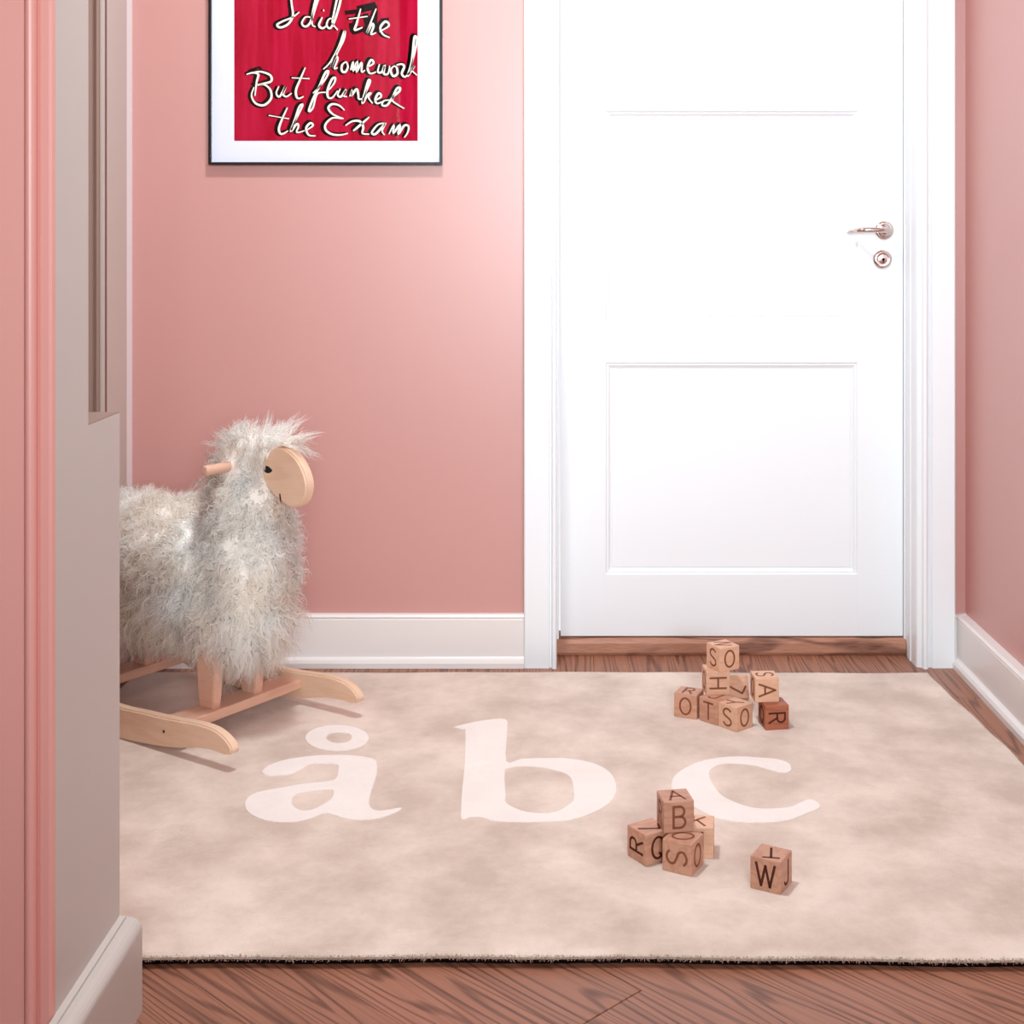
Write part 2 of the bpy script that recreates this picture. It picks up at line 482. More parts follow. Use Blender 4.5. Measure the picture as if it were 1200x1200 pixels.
# ------------------------------------------------------------------ left door opening in the far corner
o = tag(empty('door_2', (WXL, 2.64, 0)), kind='structure'); d2 = o
bm = bmesh.new(); add_box(bm, -.32, -.28, -.40, .40, .02, 2.08, .003)
bm_obj('door_leaf', bm, M_taupe, d2)
bm = bmesh.new()
add_box(bm, -.32, 0, .40, .42, 0, 2.1, .001); add_box(bm, -.32, 0, -.42, -.40, 0, 2.1, .001); add_box(bm, -.32, 0, -.42, .42, 2.08, 2.1, .001)
bm_obj('door_frame', bm, M_taupe, d2)
bm = bmesh.new(); add_box(bm, .009, .016, .386, .399, 0, 2.09, .001); bm_obj('door_stop', bm, M_grey, d2); box('door_stop', 0, .0088, .388, .4005, 0, 2.09, M_taupe, d2)
box('door_stop', 0, .012, .401, .424, 0, 2.09, mat('groove_shade', srgb(120, 92, 80), .6, .3), d2)  # dark strip for the groove by the casing, groove shade put into the colour
# broad corner casing: flat board with a proud outer bead
cp = [(WXL - .12, 3.0645), (WXL + .010, 3.0645), (WXL + .012, 3.0665), (WXL + .012, 3.203), (WXL + .010, 3.205), (WXL - .004, 3.207), (WXL - .004, WY), (WXL - .12, WY)]
o = prism('trim_3', cp, 0, 2.2, 'z', M_grey); tag(o, kind='structure')
o = box('trim_4', WXL - .0038, WXL - .0025, 3.208, WY, .126, CH, M_white); tag(o, kind='structure')

# ------------------------------------------------------------------ main door: casing, jamb, leaf
frame = tag(empty('trim_5', (0, WY, 0)), kind='structure')
YO = WY
lp = [(-.088, 3.29), (-.088, 3.266), (-.085, 3.262), (-.028, 3.262), (-.026, 3.266), (-.023, 3.268), (-.021, 3.262), (-.019, 3.257), (-.012, 3.256), (-.0095, 3.260), (-.0095, 3.372), (-.0045, 3.372), (-.0045, 3.43), (-.03, 3.43), (-.03, 3.29)]
o = prism('door_casing', [(x, y - YO) for x, y in lp], 0, 2.20, 'z', M_white, frame)
rp_ = [(.944, 3.29), (.944, 3.265), (.941, 3.262), (.889, 3.262), (.887, 3.268), (.880, 3.268), (.877, 3.258), (.872, 3.255), (.866, 3.257), (.864, 3.266), (.854, 3.272), (.852, 3.280), (.852, 3.318), (.8495, 3.321), (.8495, 3.345), (.852, 3.348), (.852, 3.372), (.8485, 3.373), (.8485, 3.43), (.872, 3.43), (.872, 3.29)]
o = prism('door_casing', [(x, y - YO) for x, y in rp_], 0, 2.20, 'z', M_white, frame)
o = box('door_casing', -.0095, .852, -.03, .14, 2.108, 2.20, M_white, frame, .003)

door = tag(empty('door_1', (0, 3.38, .043)), kind='structure')
DW = .8472; DT = .04; DH = 2.06
ZB = [.196 - .043, .72 - .043, .819 - .043, 1.343 - .043, 1.4425 - .043, 1.966 - .043]
x0, x1 = .112, .735
box('stile', 0, x0, 0, DT, 0, DH, M_white, door, .0008, 1)
box('stile', x1, DW, 0, DT, 0, DH, M_white, door, .0008, 1)
for a, b in ((0, ZB[0]), (ZB[1], ZB[2]), (ZB[3], ZB[4]), (ZB[5], DH)):
    box('rail', x0, x1, 0, DT, a, b, M_white, door, .0008, 1)
for a, b in ((ZB[0], ZB[1]), (ZB[2], ZB[3]), (ZB[4], ZB[5])):
    vs = []; fs = []
    rings = [(0, .0005), (.003, .004), (.006, .0035), (.011, .0085), (.015, .0105), (.017, .0085), (.020, .0085)]
    for off, dep in rings:
        vs += [(x0 + off, dep, a + off), (x1 - off, dep, a + off), (x1 - off, dep, b - off), (x0 + off, dep, b - off)]
    for i in range(len(rings) - 1):
        for k in range(4): fs.append((4 * i + k, 4 * i + (k + 1) % 4, 4 * i + 4 + (k + 1) % 4, 4 * i + 4 + k))
    L4 = 4 * (len(rings) - 1); fs.append((L4, L4 + 1, L4 + 2, L4 + 3))
    mesh_obj('panel', vs, fs, M_white, door)

# handle and key escutcheon
hx, hz = (1037 - CX) * 3.37 / F, CAMZ - (270 - HY) * 3.37 / F - .043
h = lathe('handle_rosette', [(.0235, 0), (.0235, .003), (.0215, .0062), (.018, .007), (.015, .0062), (.0125, .0085), (.010, .010), (.001, .010)], 28, M_chrome, door); h.location = (hx, 0, hz)
lv = tube('door_handle', [(0, -.008, 0), (0, -.030, 0), (-.003, -.042, .001), (-.012, -.048, .001), (-.03, -.049, .0008), (-.055, -.048, .0006), (-.066, -.046, 0), (-.074, -.036, -.001), (-.082, -.022, -.003), (-.090, -.018, -.004)],
          [.008, .0075, .0075, .0072, .0068, .0066, .0068, .0062, .0050, .0040], M_chrome, h)
k = lathe('key_escutcheon', [(.0235, 0), (.0235, .003), (.0215, .006), (.0165, .0072), (.0135, .006), (.010, .0068), (.001, .0068)], 28, M_chrome, door)
k.location = ((1035 - CX) * 3.37 / F, 0, CAMZ - (304 - HY) * 3.37 / F - .043)
bm = bmesh.new()
bmesh.ops.create_cone(bm, cap_ends=True, segments=14, radius1=.0034, radius2=.0034, depth=.0010, matrix=Matrix.Translation((.001, -.0072, 0)) @ Matrix.Rotation(math.pi / 2, 4, 'X'))
add_box(bm, -.0003, .0023, -.0077, -.0067, -.008, 0)
bm_obj('keyhole', bm, M_hole, k)

# threshold
th = [(3.372, 0), (3.364, .001), (3.361, .008), (3.362, .030), (3.368, .037), (3.378, .040), (3.44, .040), (3.44, 0)]
o = prism('trim_6', th, -.0088, .8512, 'x', M_thresh); tag(o, kind='structure')

# ------------------------------------------------------------------ framed print
PY = 3.268
fx0, fx1 = (244 - CX) * PY / F, (518 - CX) * PY / F
fz0 = CAMZ - (193 - HY) * PY / F; fz1 = fz0 + .76
pic = empty('framed_print', ((fx0 + fx1) / 2, WY - .001, fz0))
tag(pic, 'black framed crimson print with handwritten lettering, hung on the pink back wall', 'picture')
ox, oz = (fx0 + fx1) / 2, fz0; oy = WY - .001
bm = bmesh.new(); w_ = .0062; hw = (fx1 - fx0) / 2; H_ = fz1 - fz0
for b in [(-hw, hw, -.021, 0, 0, w_), (-hw, hw, -.021, 0, H_ - w_, H_), (-hw, -hw + w_, -.021, 0, w_, H_ - w_), (hw - w_, hw, -.021, 0, w_, H_ - w_)]:
    add_box(bm, *b, .0008, 1)
bm_obj('frame', bm, M_black, pic)
box('mat_board', -hw + w_, hw - w_, -.010, -.004, w_, H_ - w_, M_paper, pic)
PP = WY - .0115
def pp(x, y):   # print plane, photo pixel -> local
    return ((x - CX) * PP / F - ox, CAMZ - (y - HY) * PP / F - oz)
a = pp(274.5, 165); b = pp(489.5, -90)
prt = box('print', a[0], b[0], -.0105, -.0100, a[1], b[1] if b[1] < H_ - .05 else H_ - .06, M_red, pic)
ST = [
 # I did the
 [(346, -16), (340, -14), (341, 4), (342.5, 18), (337, 28), (328, 32), (324, 29), (330, 25), (342, 20), (350, 14)],
 [(363, 20), (357, 20), (353, 27), (357, 31), (363, 26), (369, 8), (374, -8), (372, -10), (366, 12), (365, 28), (369, 31)],
 [(377, 20), (373, 29), (377, 33), (382, 30)], [(378, 11), (379, 13)],
 [(392, 22), (385, 22), (382, 29), (386, 33), (391, 25), (397, 6), (399, -6), (396, -8), (390, 18), (389, 27), (395, 35)],
 [(408, 22), (430, 19)], [(422, 10), (417, 28), (415, 35), (424, 32)],
 [(440, 10), (433, 28), (429, 39), (435, 28), (437, 31), (434, 40), (440, 38)],
 [(444, 37), (455, 30), (451, 25), (445, 32), (448, 40), (456, 44)],
 # homework
 [(378, 81), (386, 73), (396, 55), (403, 36), (402, 46), (394, 62), (387, 79), (392, 66), (395, 69), (391, 80), (395, 79)],
 [(405, 72), (400, 76), (400, 83), (404, 84), (407, 78), (405, 72)],
 [(410, 82), (413, 72), (413, 83), (418, 72), (417, 84), (423, 73), (423, 84), (427, 82)],
 [(429, 79), (437, 74), (434, 70), (430, 79), (433, 86), (440, 84)],
 [(444, 75), (442, 84), (447, 84), (450, 76), (449, 86), (454, 86), (456, 77)],
 [(461, 77), (457, 82), (460, 89), (465, 86), (464, 79), (461, 77)],
 [(464, 76), (470, 75), (473, 78), (470, 86), (474, 90), (479, 84)],
 [(479, 87), (482, 74), (486, 58), (488, 46), (485, 43), (483, 62), (481, 76), (477, 89), (485, 77), (482, 82), (488, 88)],
 # But flunked
 [(288, 87), (296, 85), (302, 87), (300, 96), (298, 112)],
 [(298, 84), (306, 84), (316, 88), (317, 95), (307, 98), (300, 99)],
 [(301, 100), (309, 99), (316, 105), (317, 115), (309, 123), (299, 121), (294, 112), (297, 102)],
 [(326, 101), (323, 109), (327, 113), (334, 101), (331, 110), (335, 113), (341, 109)],
 [(357, 79), (351, 93), (346, 106), (348, 115), (355, 113)], [(341, 91), (362, 92)],
 [(366, 109), (374, 101), (382, 90), (384, 83), (380, 86), (374, 100), (366, 116), (361, 130), (366, 126), (371, 110), (381, 108)],
 [(385, 105), (391, 97), (392, 91), (388, 93), (383, 106), (384, 114), (389, 114), (395, 106)],
 [(398, 104), (395, 111), (399, 113), (405, 105), (402, 112), (406, 113)],
 [(409, 113), (412, 105), (411, 112), (417, 104), (419, 110), (420, 116), (425, 115)],
 [(424, 119), (428, 108), (433, 96), (431, 94), (427, 108), (424, 121), (430, 111), (434, 109), (431, 114), (436, 121)],
 [(438, 118), (446, 113), (443, 109), (439, 116), (441, 121), (447, 119)],
 [(456, 117), (449, 118), (447, 123), (453, 123), (460, 113), (467, 107), (468, 103), (464, 104), (459, 116), (463, 121), (473, 127)],
 # the Exam
 [(336, 126), (330, 139), (326, 151), (329, 157), (337, 153)], [(314, 135), (338, 139)],
 [(340, 152), (347, 138), (354, 123), (350, 125), (345, 140), (340, 154), (347, 145), (349, 148), (347, 155), (356, 153)],
 [(359, 152), (366, 147), (363, 144), (358, 150), (361, 158), (369, 159)],
 [(403, 129), (396, 123), (388, 122), (384, 127), (390, 134), (402, 139)],
 [(400, 139), (389, 138), (381, 145), (381, 152), (388, 157), (398, 158), (407, 156)],
 [(404, 147), (412, 142), (421, 142), (425, 149), (424, 156), (432, 157)], [(432, 137), (424, 144), (416, 151), (413, 153)],
 [(450, 144), (442, 146), (435, 155), (439, 157), (446, 150), (451, 144), (447, 153), (450, 158)],
 [(455, 157), (461, 146), (460, 156), (468, 146), (466, 157), (473, 147), (478, 148), (477, 155), (473, 161)],
]
SCR = [([(404, 15), (420, 13), (442, 8)], 5), ([(418, 9), (440, 4)], 4), ([(411, 27), (414, 38), (428, 33)], 5), ([(428, 16), (432, 36)], 7), ([(440, 12), (438, 38)], 6),
       ([(446, 23), (456, 22)], 3), ([(444, 34), (450, 40), (456, 43)], 4), ([(291, 83), (304, 79), (306, 83)], 2.5), ([(294, 98), (303, 100), (316, 100)], 3), ([(403, 35), (396, 54), (387, 73)], 3.2)]
def lettering(name, m, width, dx, dy, h0, th_, strokes, parent, taper=True):
    vs = []; fs = []
    for s in strokes:
        if isinstance(s, tuple): s, ww = s
        else: ww = width
        P = catmull(s, 4) if len(s) > 2 else s
        Q = [pp(x + dx, y + dy) for x, y in P]
        V = []; ribbon(V, FS := [], Q, ww * PP / F, th_, taper)
        b0 = len(vs)
        vs += [(x, -h0 - h, z) for x, z, h in V]; fs += [tuple(i + b0 for i in f) for f in FS]
    return mesh_obj(name, vs, fs, m, parent)
lettering('black_lettering', M_ink, 6.0, -1.2, -.1, 0, .0003, ST, prt)['label'] = 'black brushed lettering'
for s_ in SCR: lettering('brush_mark', M_ink, 3.0, 0, 0, 0, .0002, [s_], prt, False)
lettering('cream_lettering', M_inkw, 2.2, .8, .2, .0003, .0002, ST, prt)['label'] = 'cream lettering over the black'
for o in prt.children: o.location = (0, -.0105, 0)
box('glass', -hw + w_, hw - w_, -.0155, -.0145, w_, H_ - w_, M_glass, pic)

# ------------------------------------------------------------------ rug
RZ = .020
rug = tag(empty('rug', (-.03, 2.55, 0)), 'beige velvety rug with three large white letters woven in', 'rug')
RC = [(-.985, 1.926), (.925, 1.914), (.853, 3.172), (-.985, 3.176)]


def rug_slab(inset, z0, z1, name, m, rnd):
    # boundary slightly wavy
    pts = []
    for i in range(4):
        a, b = RC[i], RC[(i + 1) % 4]
        n = 150
        for k in range(n):
            t = k / n; x = a[0] + (b[0] - a[0]) * t; y = a[1] + (b[1] - a[1]) * t
            L = math.hypot(b[0] - a[0], b[1] - a[1]); nx, ny = (b[1] - a[1]) / L, -(b[0] - a[0]) / L
            s = .003 * math.sin(9 * t + i * 2) + .0015 * math.sin(41 * t + i) + random.uniform(-.0005, .0005)
            s *= min(1, t * 15, (1 - t) * 15 + .2)
            pts.append((x + nx * s, y + ny * s, nx, ny))
    n = len(pts); vs = []; fs = []
    prof = [(inset, z0)] + ([(inset - .002, z0 + .003), (inset - .003, (z0 + z1) / 2), (inset - .001, z1 - .003), (inset + .003, z1 - .0008), (inset + .008, z1)] if rnd else [(inset, z1)])
    for off, z in prof:
        for x, y, nx, ny in pts:
            vs.append((x - nx * off + .03, y - ny * off - 2.55, z))
    m_ = len(prof)
    for r in range(m_ - 1):
        for i in range(n): fs.append((r * n + i, r * n + (i + 1) % n, (r + 1) * n + (i + 1) % n, (r + 1) * n + i))
    fs.append(tuple(range((m_ - 1) * n, m_ * n))); fs.append(tuple(range(n))[::-1])
    return mesh_obj(name, vs, fs, m, rug, smooth=False), pts


pile, bpts = rug_slab(.0, .0095, RZ, 'pile', M_rug, True)
rug_slab(.007, 0, .0095, 'backing', M_backing, False)[0]['label'] = 'dark backing'
# tufts along the edges
NT = 15000
idx = rng.integers(0, len(bpts), NT); fr = rng.random(NT)
bp = np.array(bpts); nxt = (idx + 1) % len(bpts)
base = bp[idx, :2] * (1 - fr[:, None]) + bp[nxt, :2] * fr[:, None]; nv = bp[idx, 2:]
root = np.zeros((NT, 3)); root[:, :2] = base + nv * .0022; root[:, 2] = .0095 + rng.random(NT) * (RZ - .0125)
d = np.zeros((NT, 3)); d[:, :2] = nv * 1.0 + rng.normal(0, .45, (NT, 2)); d[:, 2] = rng.normal(-.1, .6, NT)
d /= np.linalg.norm(d, axis=1)[:, None]; tl = rng.uniform(.002, .0055, NT)
sd = np.cross(d, rng.normal(0, 1, (NT, 3))); sd /= np.linalg.norm(sd, axis=1)[:, None]
root -= np.array([-.03, 2.55, 0])
tv = np.stack([root + sd * .0009, root - sd * .0009, root + d * tl[:, None]], 1).reshape(-1, 3)
me = bpy.data.meshes.new('tufts'); me.from_pydata(tv.tolist(), [], [(3 * i, 3 * i + 1, 3 * i + 2) for i in range(NT)]); me.materials.append(mat('pile_edge', srgb(184, 152, 136), .95, .05))
tag(link(bpy.data.objects.new('edge_tufts', me), rug), kind='stuff')

# woven letters
def zl(pts, ox_, oy_, s): return [(ox_ + x / s, oy_ + y / s) for x, y in pts]
def ell(cx, cy, rx, ry, n=28): return [(cx + rx * math.cos(2 * math.pi * i / n), cy + ry * math.sin(2 * math.pi * i / n)) for i in range(n)]
A_out = zl([(160, 415), (210, 370), (330, 330), (500, 305), (650, 298), (800, 300), (920, 318), (965, 345), (968, 430), (940, 520), (915, 610), (925, 665), (970, 688), (1050, 682), (1132, 668), (1138, 680), (1080, 710), (980, 742), (880, 753), (760, 745), (660, 715), (600, 705), (520, 735), (400, 765), (280, 768), (170, 750), (80, 710), (45, 660), (60, 600), (130, 560), (280, 530), (450, 500), (600, 485), (680, 465), (700, 400), (690, 365), (600, 355), (500, 360), (430, 400), (370, 430), (280, 440), (190, 438)], 280, 835, 6)
A_in = zl([(500, 548), (600, 540), (665, 545), (655, 600), (600, 640), (520, 680), (440, 688), (385, 660), (370, 620), (400, 570)], 280, 835, 6)
R_out = ell(395, 864.5, 37, 15); R_in = ell(397.5, 864.2, 15, 6.5, 20)
B_out = zl([(40, 98), (130, 75), (250, 52), (395, 45), (405, 130), (400, 335), (500, 318), (620, 312), (780, 312), (900, 325), (1020, 355), (1110, 410), (1150, 480), (1150, 550), (1100, 625), (980, 690), (830, 735), (600, 748), (400, 748), (300, 738), (220, 715), (150, 715), (95, 730), (90, 650), (100, 500), (115, 350), (120, 130), (100, 115)], 525, 835, 5.854)
B_in = zl([(390, 385), (480, 368), (600, 370), (720, 390), (820, 425), (855, 480), (865, 590), (830, 630), (740, 680), (620, 690), (500, 670), (400, 620), (395, 560), (388, 460)], 525, 835, 5.854)
C_out = zl([(885, 400), (870, 360), (800, 330), (700, 318), (500, 308), (350, 320), (220, 350), (120, 400), (60, 450), (42, 510), (70, 570), (150, 630), (250, 690), (350, 735), (500, 765), (680, 770), (850, 755), (980, 710), (1075, 670), (1080, 640), (1020, 610), (960, 625), (900, 655), (820, 670), (700, 675), (600, 665), (500, 635), (400, 585), (350, 530), (310, 460), (310, 410), (360, 370), (450, 355), (600, 365), (700, 390), (780, 415), (850, 420)], 780, 835, 6)


def woven(name, loops):
    LZ = RZ + .0012
    L3 = []
    for lp_ in loops:
        q = []
        for x, y in (catmull(lp_ + [lp_[0]], 3)[:-1]):
            X, Y = ground(x, y, LZ); q.append((X + .03, Y - 2.55))
        L3.append(q)
    flat = [p for q in L3 for p in q]
    tris = tessellate_polygon([[Vector((x, y, 0)) for x, y in q] for q in L3])
    n = len(flat); vs = [(x, y, LZ) for x, y in flat] + [(x, y, RZ - .004) for x, y in flat]
    fs = [tuple(t) for t in tris]; b0 = 0
    for q in L3:
        for i in range(len(q)): j = (i + 1) % len(q); fs.append((b0 + i, b0 + j, n + b0 + j, n + b0 + i))
        b0 += len(q)
    bm = bmesh.new(); bv = [bm.verts.new(v) for v in vs]
    for f in fs:
        try: bm.faces.new([bv[i] for i in f])
        except ValueError: pass
    o = bm_obj(name, bm, M_rugw, rug)
    for p in o.data.polygons:
        pass
    return o


woven('woven_letter', [A_out, A_in])['label'] = 'white letter a'
woven('woven_ring', [R_out, R_in])['label'] = 'white ring over the letter a'
woven('woven_letter', [B_out, B_in])['label'] = 'white letter b'
woven('woven_letter', [C_out])['label'] = 'white letter c'

# ------------------------------------------------------------------ letter blocks
def arc(cx, cy, rx, ry, a0, a1, n=12):
    return [(cx + rx * math.cos(math.radians(a0 + (a1 - a0) * i / n)), cy + ry * math.sin(math.radians(a0 + (a1 - a0) * i / n))) for i in range(n + 1)]
G = {  # glyph strokes in a box x -.35...35, y -.5...5
 'O': [arc(0, 0, .33, .47, 0, 360, 22)],
 'Q': [arc(0, 0, .33, .47, 0, 360, 22), [(.08, -.25), (.36, -.52)]],
 'C': [arc(.05, 0, .38, .47, 50, 310, 16)],
 'T': [[(-.34, .47), (.34, .47)], [(0, .47), (0, -.47)]],
 'H': [[(-.3, .48), (-.3, -.48)], [(.3, .48), (.3, -.48)], [(-.3, 0), (.3, 0)]],
 'S': [catmull([(.27, .34), (.12, .46), (-.1, .46), (-.27, .32), (-.24, .12), (0, 0), (.24, -.12), (.28, -.32), (.1, -.46), (-.12, -.46), (-.29, -.32)], 3)],
 'R': [[(-.25, -.48), (-.25, .46), (.05, .46)], arc(.05, .23, .22, .23, 90, -90, 8), [(.05, 0), (-.25, 0)], [(.02, 0), (.29, -.48)]],
 'A': [[(-.35, -.47), (0, .48), (.35, -.47)], [(-.21, -.12), (.21, -.12)]],
 'B': [[(-.25, -.48), (-.25, .46), (.04, .46)], arc(.04, .235, .2, .225, 90, -90, 8), [(-.25, .01), (.06, .01)], arc(.06, -.235, .23, .245, 90, -90, 8), [(.06, -.48), (-.25, -.48)]],
 'W': [[(-.42, .47), (-.2, -.47), (0, .4), (.2, -.47), (.42, .47)]],
 'J': [[(.2, .48), (.2, -.25)], arc(-.03, -.25, .23, .22, 0, -170, 9)],
 'L': [[(-.22, .48), (-.22, -.46), (.27, -.46)]],
 'Y': [[(-.3, .47), (0, 0), (.3, .47)], [(0, 0), (0, -.47)]],
 'N': [[(-.28, -.47), (-.28, .47), (.28, -.47), (.28, .47)]],
 'K': [[(-.25, .48), (-.25, -.48)], [(.27, .47), (-.22, -.03)], [(-.08, .1), (.3, -.47)]],
}
SB = .05
bm = bmesh.new(); add_box(bm, -SB / 2, SB / 2, -SB / 2, SB / 2, -SB / 2, SB / 2, .0016, 2)
bmesh.ops.recalc_face_normals(bm, faces=bm.faces)
me_block = {}
for key, mm in (('light', M_block), ('mid', M_block_mid), ('dark', M_block_dark)):
    me_ = bpy.data.meshes.new('block_body'); bm.to_mesh(me_); me_.materials.append(mm); me_block[key] = me_
bm.free()
FACES = {'front': Matrix.Rotation(math.pi / 2, 4, 'X'),
         'left': Matrix.Rotation(-math.pi / 2, 4, 'Z') @ Matrix.Rotation(math.pi / 2, 4, 'X'),
         'right': Matrix.Rotation(math.pi / 2, 4, 'Z') @ Matrix.Rotation(math.pi / 2, 4, 'X'),
         'top': Matrix.Identity(4)}


def glyph_obj(ch, face, rot, m, parent):
    vs = []; fs = []
    for s in G[ch]:
        q = [(x * .036, y * .036) for x, y in s]
        if len(q) > 6: ribbon(vs, fs, q, .0040, .0004); continue
        for a, b in zip(q[:-1], q[1:]):
            L = math.hypot(b[0] - a[0], b[1] - a[1]); ex, ey = (b[0] - a[0]) / L * .0012, (b[1] - a[1]) / L * .0012
            ribbon(vs, fs, [(a[0] - ex, a[1] - ey), (b[0] + ex, b[1] + ey)], .0040, .0004)
    Mx = FACES[face] @ Matrix.Translation((0, 0, SB / 2 - .0001)) @ Matrix.Rotation(math.radians(rot), 4, 'Z')
    vs = [Mx @ Vector(v) for v in vs]
    return mesh_obj('letter', vs, fs, m, parent)


def block(px, py, z, th_, letters, label, tone='mid', which='front', group='wooden letter blocks on the rug', tilt=0, burn=None, dz=0):
    """px,py: the nearest lower corner; th_: direction of the face that runs right from it (degrees)"""
    X, Y = ground(px, py, z)
    t = math.radians(th_); ex = (math.cos(t), math.sin(t)); ey = (-math.sin(t), math.cos(t))
    if which == 'front':      # corner is left end of front face
        cx = X + (ex[0] + ey[0]) * SB / 2; cy = Y + (ex[1] + ey[1]) * SB / 2
    else:                     # corner is right end of front face
        cx = X + (-ex[0] + ey[0]) * SB / 2; cy = Y + (-ex[1] + ey[1]) * SB / 2
    root = empty('letter_block', (cx, cy, z), t)
    tag(root, label, 'toy block', group)
    b = bpy.data.objects.new('block_body', me_block[tone]); link(b, root); b.location = (0, 0, SB / 2)
    if tilt:
        b.rotation_euler = (math.radians(tilt), 0, 0)
        b.location = (0, 0, SB / 2 * (math.cos(math.radians(abs(tilt))) + math.sin(math.radians(abs(tilt)))))
    for ch, fc, r in letters: glyph_obj(ch, fc, r, burn or (M_burn_dark if tone == 'dark' else M_burn), b)
    return root


# cluster by the door
block(816.5, 843.5, RZ, -23, [('O', 'front', 0), ('R', 'top', 0)], 'wooden block with O on its front, leftmost of the group near the door', 'mid', 'right')
block(841, 851, RZ, -46, [('T', 'front', 0), ('J', 'top', 0)], 'wooden block with T, wedged between the O block and the S block near the door', 'mid', 'right')
block(863, 858.5, RZ, 41, [('O', 'front', 0), ('S', 'left', 0), ('Y', 'top', 40)], 'wooden block on the rug with S and O on two sides, foremost near the door', 'light')
block(827.8, 815, RZ + SB, 5, [('H', 'front', 90), ('O', 'left', 0)], 'pale wooden block with a sideways H under the topmost block of the tower', 'light')
block(843.5, 788, RZ + 2 * SB, 28, [('O', 'front', 0), ('S', 'left', 0), ('N', 'top', 60)], 'wooden block with S and O on top of the tower near the door', 'light')
block(897, 856.1, RZ, 9, [('R', 'front', -90), ('Q', 'left', 0)], 'dark reddish brown block with a sideways R under the A block', 'dark')
block(885, 823.5, RZ + SB, 4, [('A', 'front', -90), ('O', 'left', 0), ('S', 'top', 90)], 'wooden block with a sideways A resting on the dark block', 'light')
# leaning block behind
tb = block(857, 826.5, RZ, 1, [('L', 'front', 60)], 'pale block tipped back between the sideways H block and the sideways A block', 'light', tilt=-38)
tb.location = (.3755, 2.934, RZ)
# near cluster
block(756.5, 1016, RZ, 33, [('Q', 'front', 0), ('R', 'left', 90), ('L', 'top', 60)], 'wooden block with a sideways R, left of the foremost group on the rug', 'mid', burn=M_burn_dark)
block(810, 1028, RZ, 61, [('O', 'front', 0), ('S', 'left', 90), ('O', 'top', 30)], 'wooden block with a sideways S, front of the group with the B block', 'mid')
block(836, 1007, RZ, -8, [('J', 'front', 0), ('K', 'top', 0)], 'wooden block with J partly hidden behind the B block and the sideways S', 'light', 'right')
block(778, 977, RZ + SB, 9.5, [('B', 'front', 0), ('A', 'top', 0), ('R', 'left', 0)], 'wooden block with B on its front and A on top, crowning the near group', 'mid')
block(915, 1049.4, RZ, 60.5, [('J', 'front', 0), ('W', 'left', 0), ('T', 'top', 110)], 'lone wooden block with W on its front, right of the near group', 'mid', burn=M_burn_dark)

# ------------------------------------------------------------------ rocking sheep (local x forward, y to its left, z up)
sheep = empty('rocking_sheep', (-.548, 2.739, 0), math.radians(-34))
tag(sheep, 'white shaggy rocking sheep toy with wooden face, handle and rockers on the rug', 'rocking toy')
PL = .174


def plate(name, outline, y0, y1, m, parent, bev=.003, seg=3):
    """board cut from an outline in the x-z plane, thickness along y, rounded edges"""
    bm = bmesh.new(); n = len(outline)
    A_ = [bm.verts.new((x, y0, z)) for x, z in outline]; B_ = [bm.verts.new((x, y1, z)) for x, z in outline]
    fa = bm.faces.new(A_); fb = bm.faces.new(B_[::-1])
    for i in range(n): bm.faces.new([A_[i], B_[i], B_[(i + 1) % n], A_[(i + 1) % n]])
    bmesh.ops.recalc_face_normals(bm, faces=bm.faces)
    es = [e_ for e_ in bm.edges if len(e_.link_faces) == 2 and (fa in e_.link_faces or fb in e_.link_faces)]
    bmesh.ops.bevel(bm, geom=es, offset=bev, segments=seg, affect='EDGES')
    bmesh.ops.triangulate(bm, faces=[f for f in bm.faces if len(f.verts) > 4])
    return bm_obj(name, bm, m, parent)


top = [(-.29, .083), (-.26, .0835), (-.218, .086), (-.139, .089), (-.059, .095), (-.015, .094), (.012, .087), (.030, .077), (.040, .064), (.036, .055)]
bot = [(.018, .0515), (-.002, .0525), (-.03, .052), (-.059, .0485), (-.09, .042), (-.118, .036), (-.17, .029), (-.219, .025), (-.26, .0215), (-.29, .0208)]
half = catmull(top, 3) + catmull(bot, 3)[0:]
left = [(-.58 - x, z) for x, z in half]
outl = half + left[::-1][1:-1]
# remove duplicates
oo = []
for p in outl:
    if not oo or math.hypot(p[0] - oo[-1][0], p[1] - oo[-1][1]) > 1e-4: oo.append(p)
for y in (-PL - .011, PL - .011):
    r = plate('rocker', oo, y, y + .022, M_birch, sheep)
    for u in (-.15, -.50):
        yy = y - .0004 if y < 0 else y + .0224
        bm = bmesh.new(); bmesh.ops.create_cone(bm, cap_ends=True, segments=12, radius1=.003, radius2=.003, depth=.001, matrix=Matrix.Translation((u, yy, .062)) @ Matrix.Rotation(math.pi / 2, 4, 'X'))
        bm_obj('screw', bm, M_steel, r)
for u0, u1 in ((-.182, -.122), (-.53, -.475)):
    bm = bmesh.new(); add_box(bm, -.163, .163, -.03, .03, -.010, .010, .0025)
    p = bm_obj('crossbar', bm, M_birch_dark, sheep); p.location = ((u0 + u1) / 2, 0, .067); p.rotation_euler = (0, 0, math.pi / 2)
for u in (-.150, -.495):
    for v in (-.066, .048):
        s = 1
        prof_ = [(-.020, .077), (.016, .077), (.019, .095), (.022, .13), (.026, .20), (.028, .30), (-.034, .30), (-.031, .20), (-.027, .13), (-.023, .092)]
        g = plate('leg', [(x, z) for x, z in prof_], -.012, .012, M_birch_dark, sheep, .002, 2); g.location = (u, v, 0)
hd = tube('handle', [(0, -.112, 0), (0, -.111, 0), (0, -.109, 0), (0, .109, 0), (0, .111, 0), (0, .112, 0)], [.007, .0095, .0105, .0105, .0095, .007], M_birch_dark, sheep, 20)
hd.location = (-.118, 0, .564)
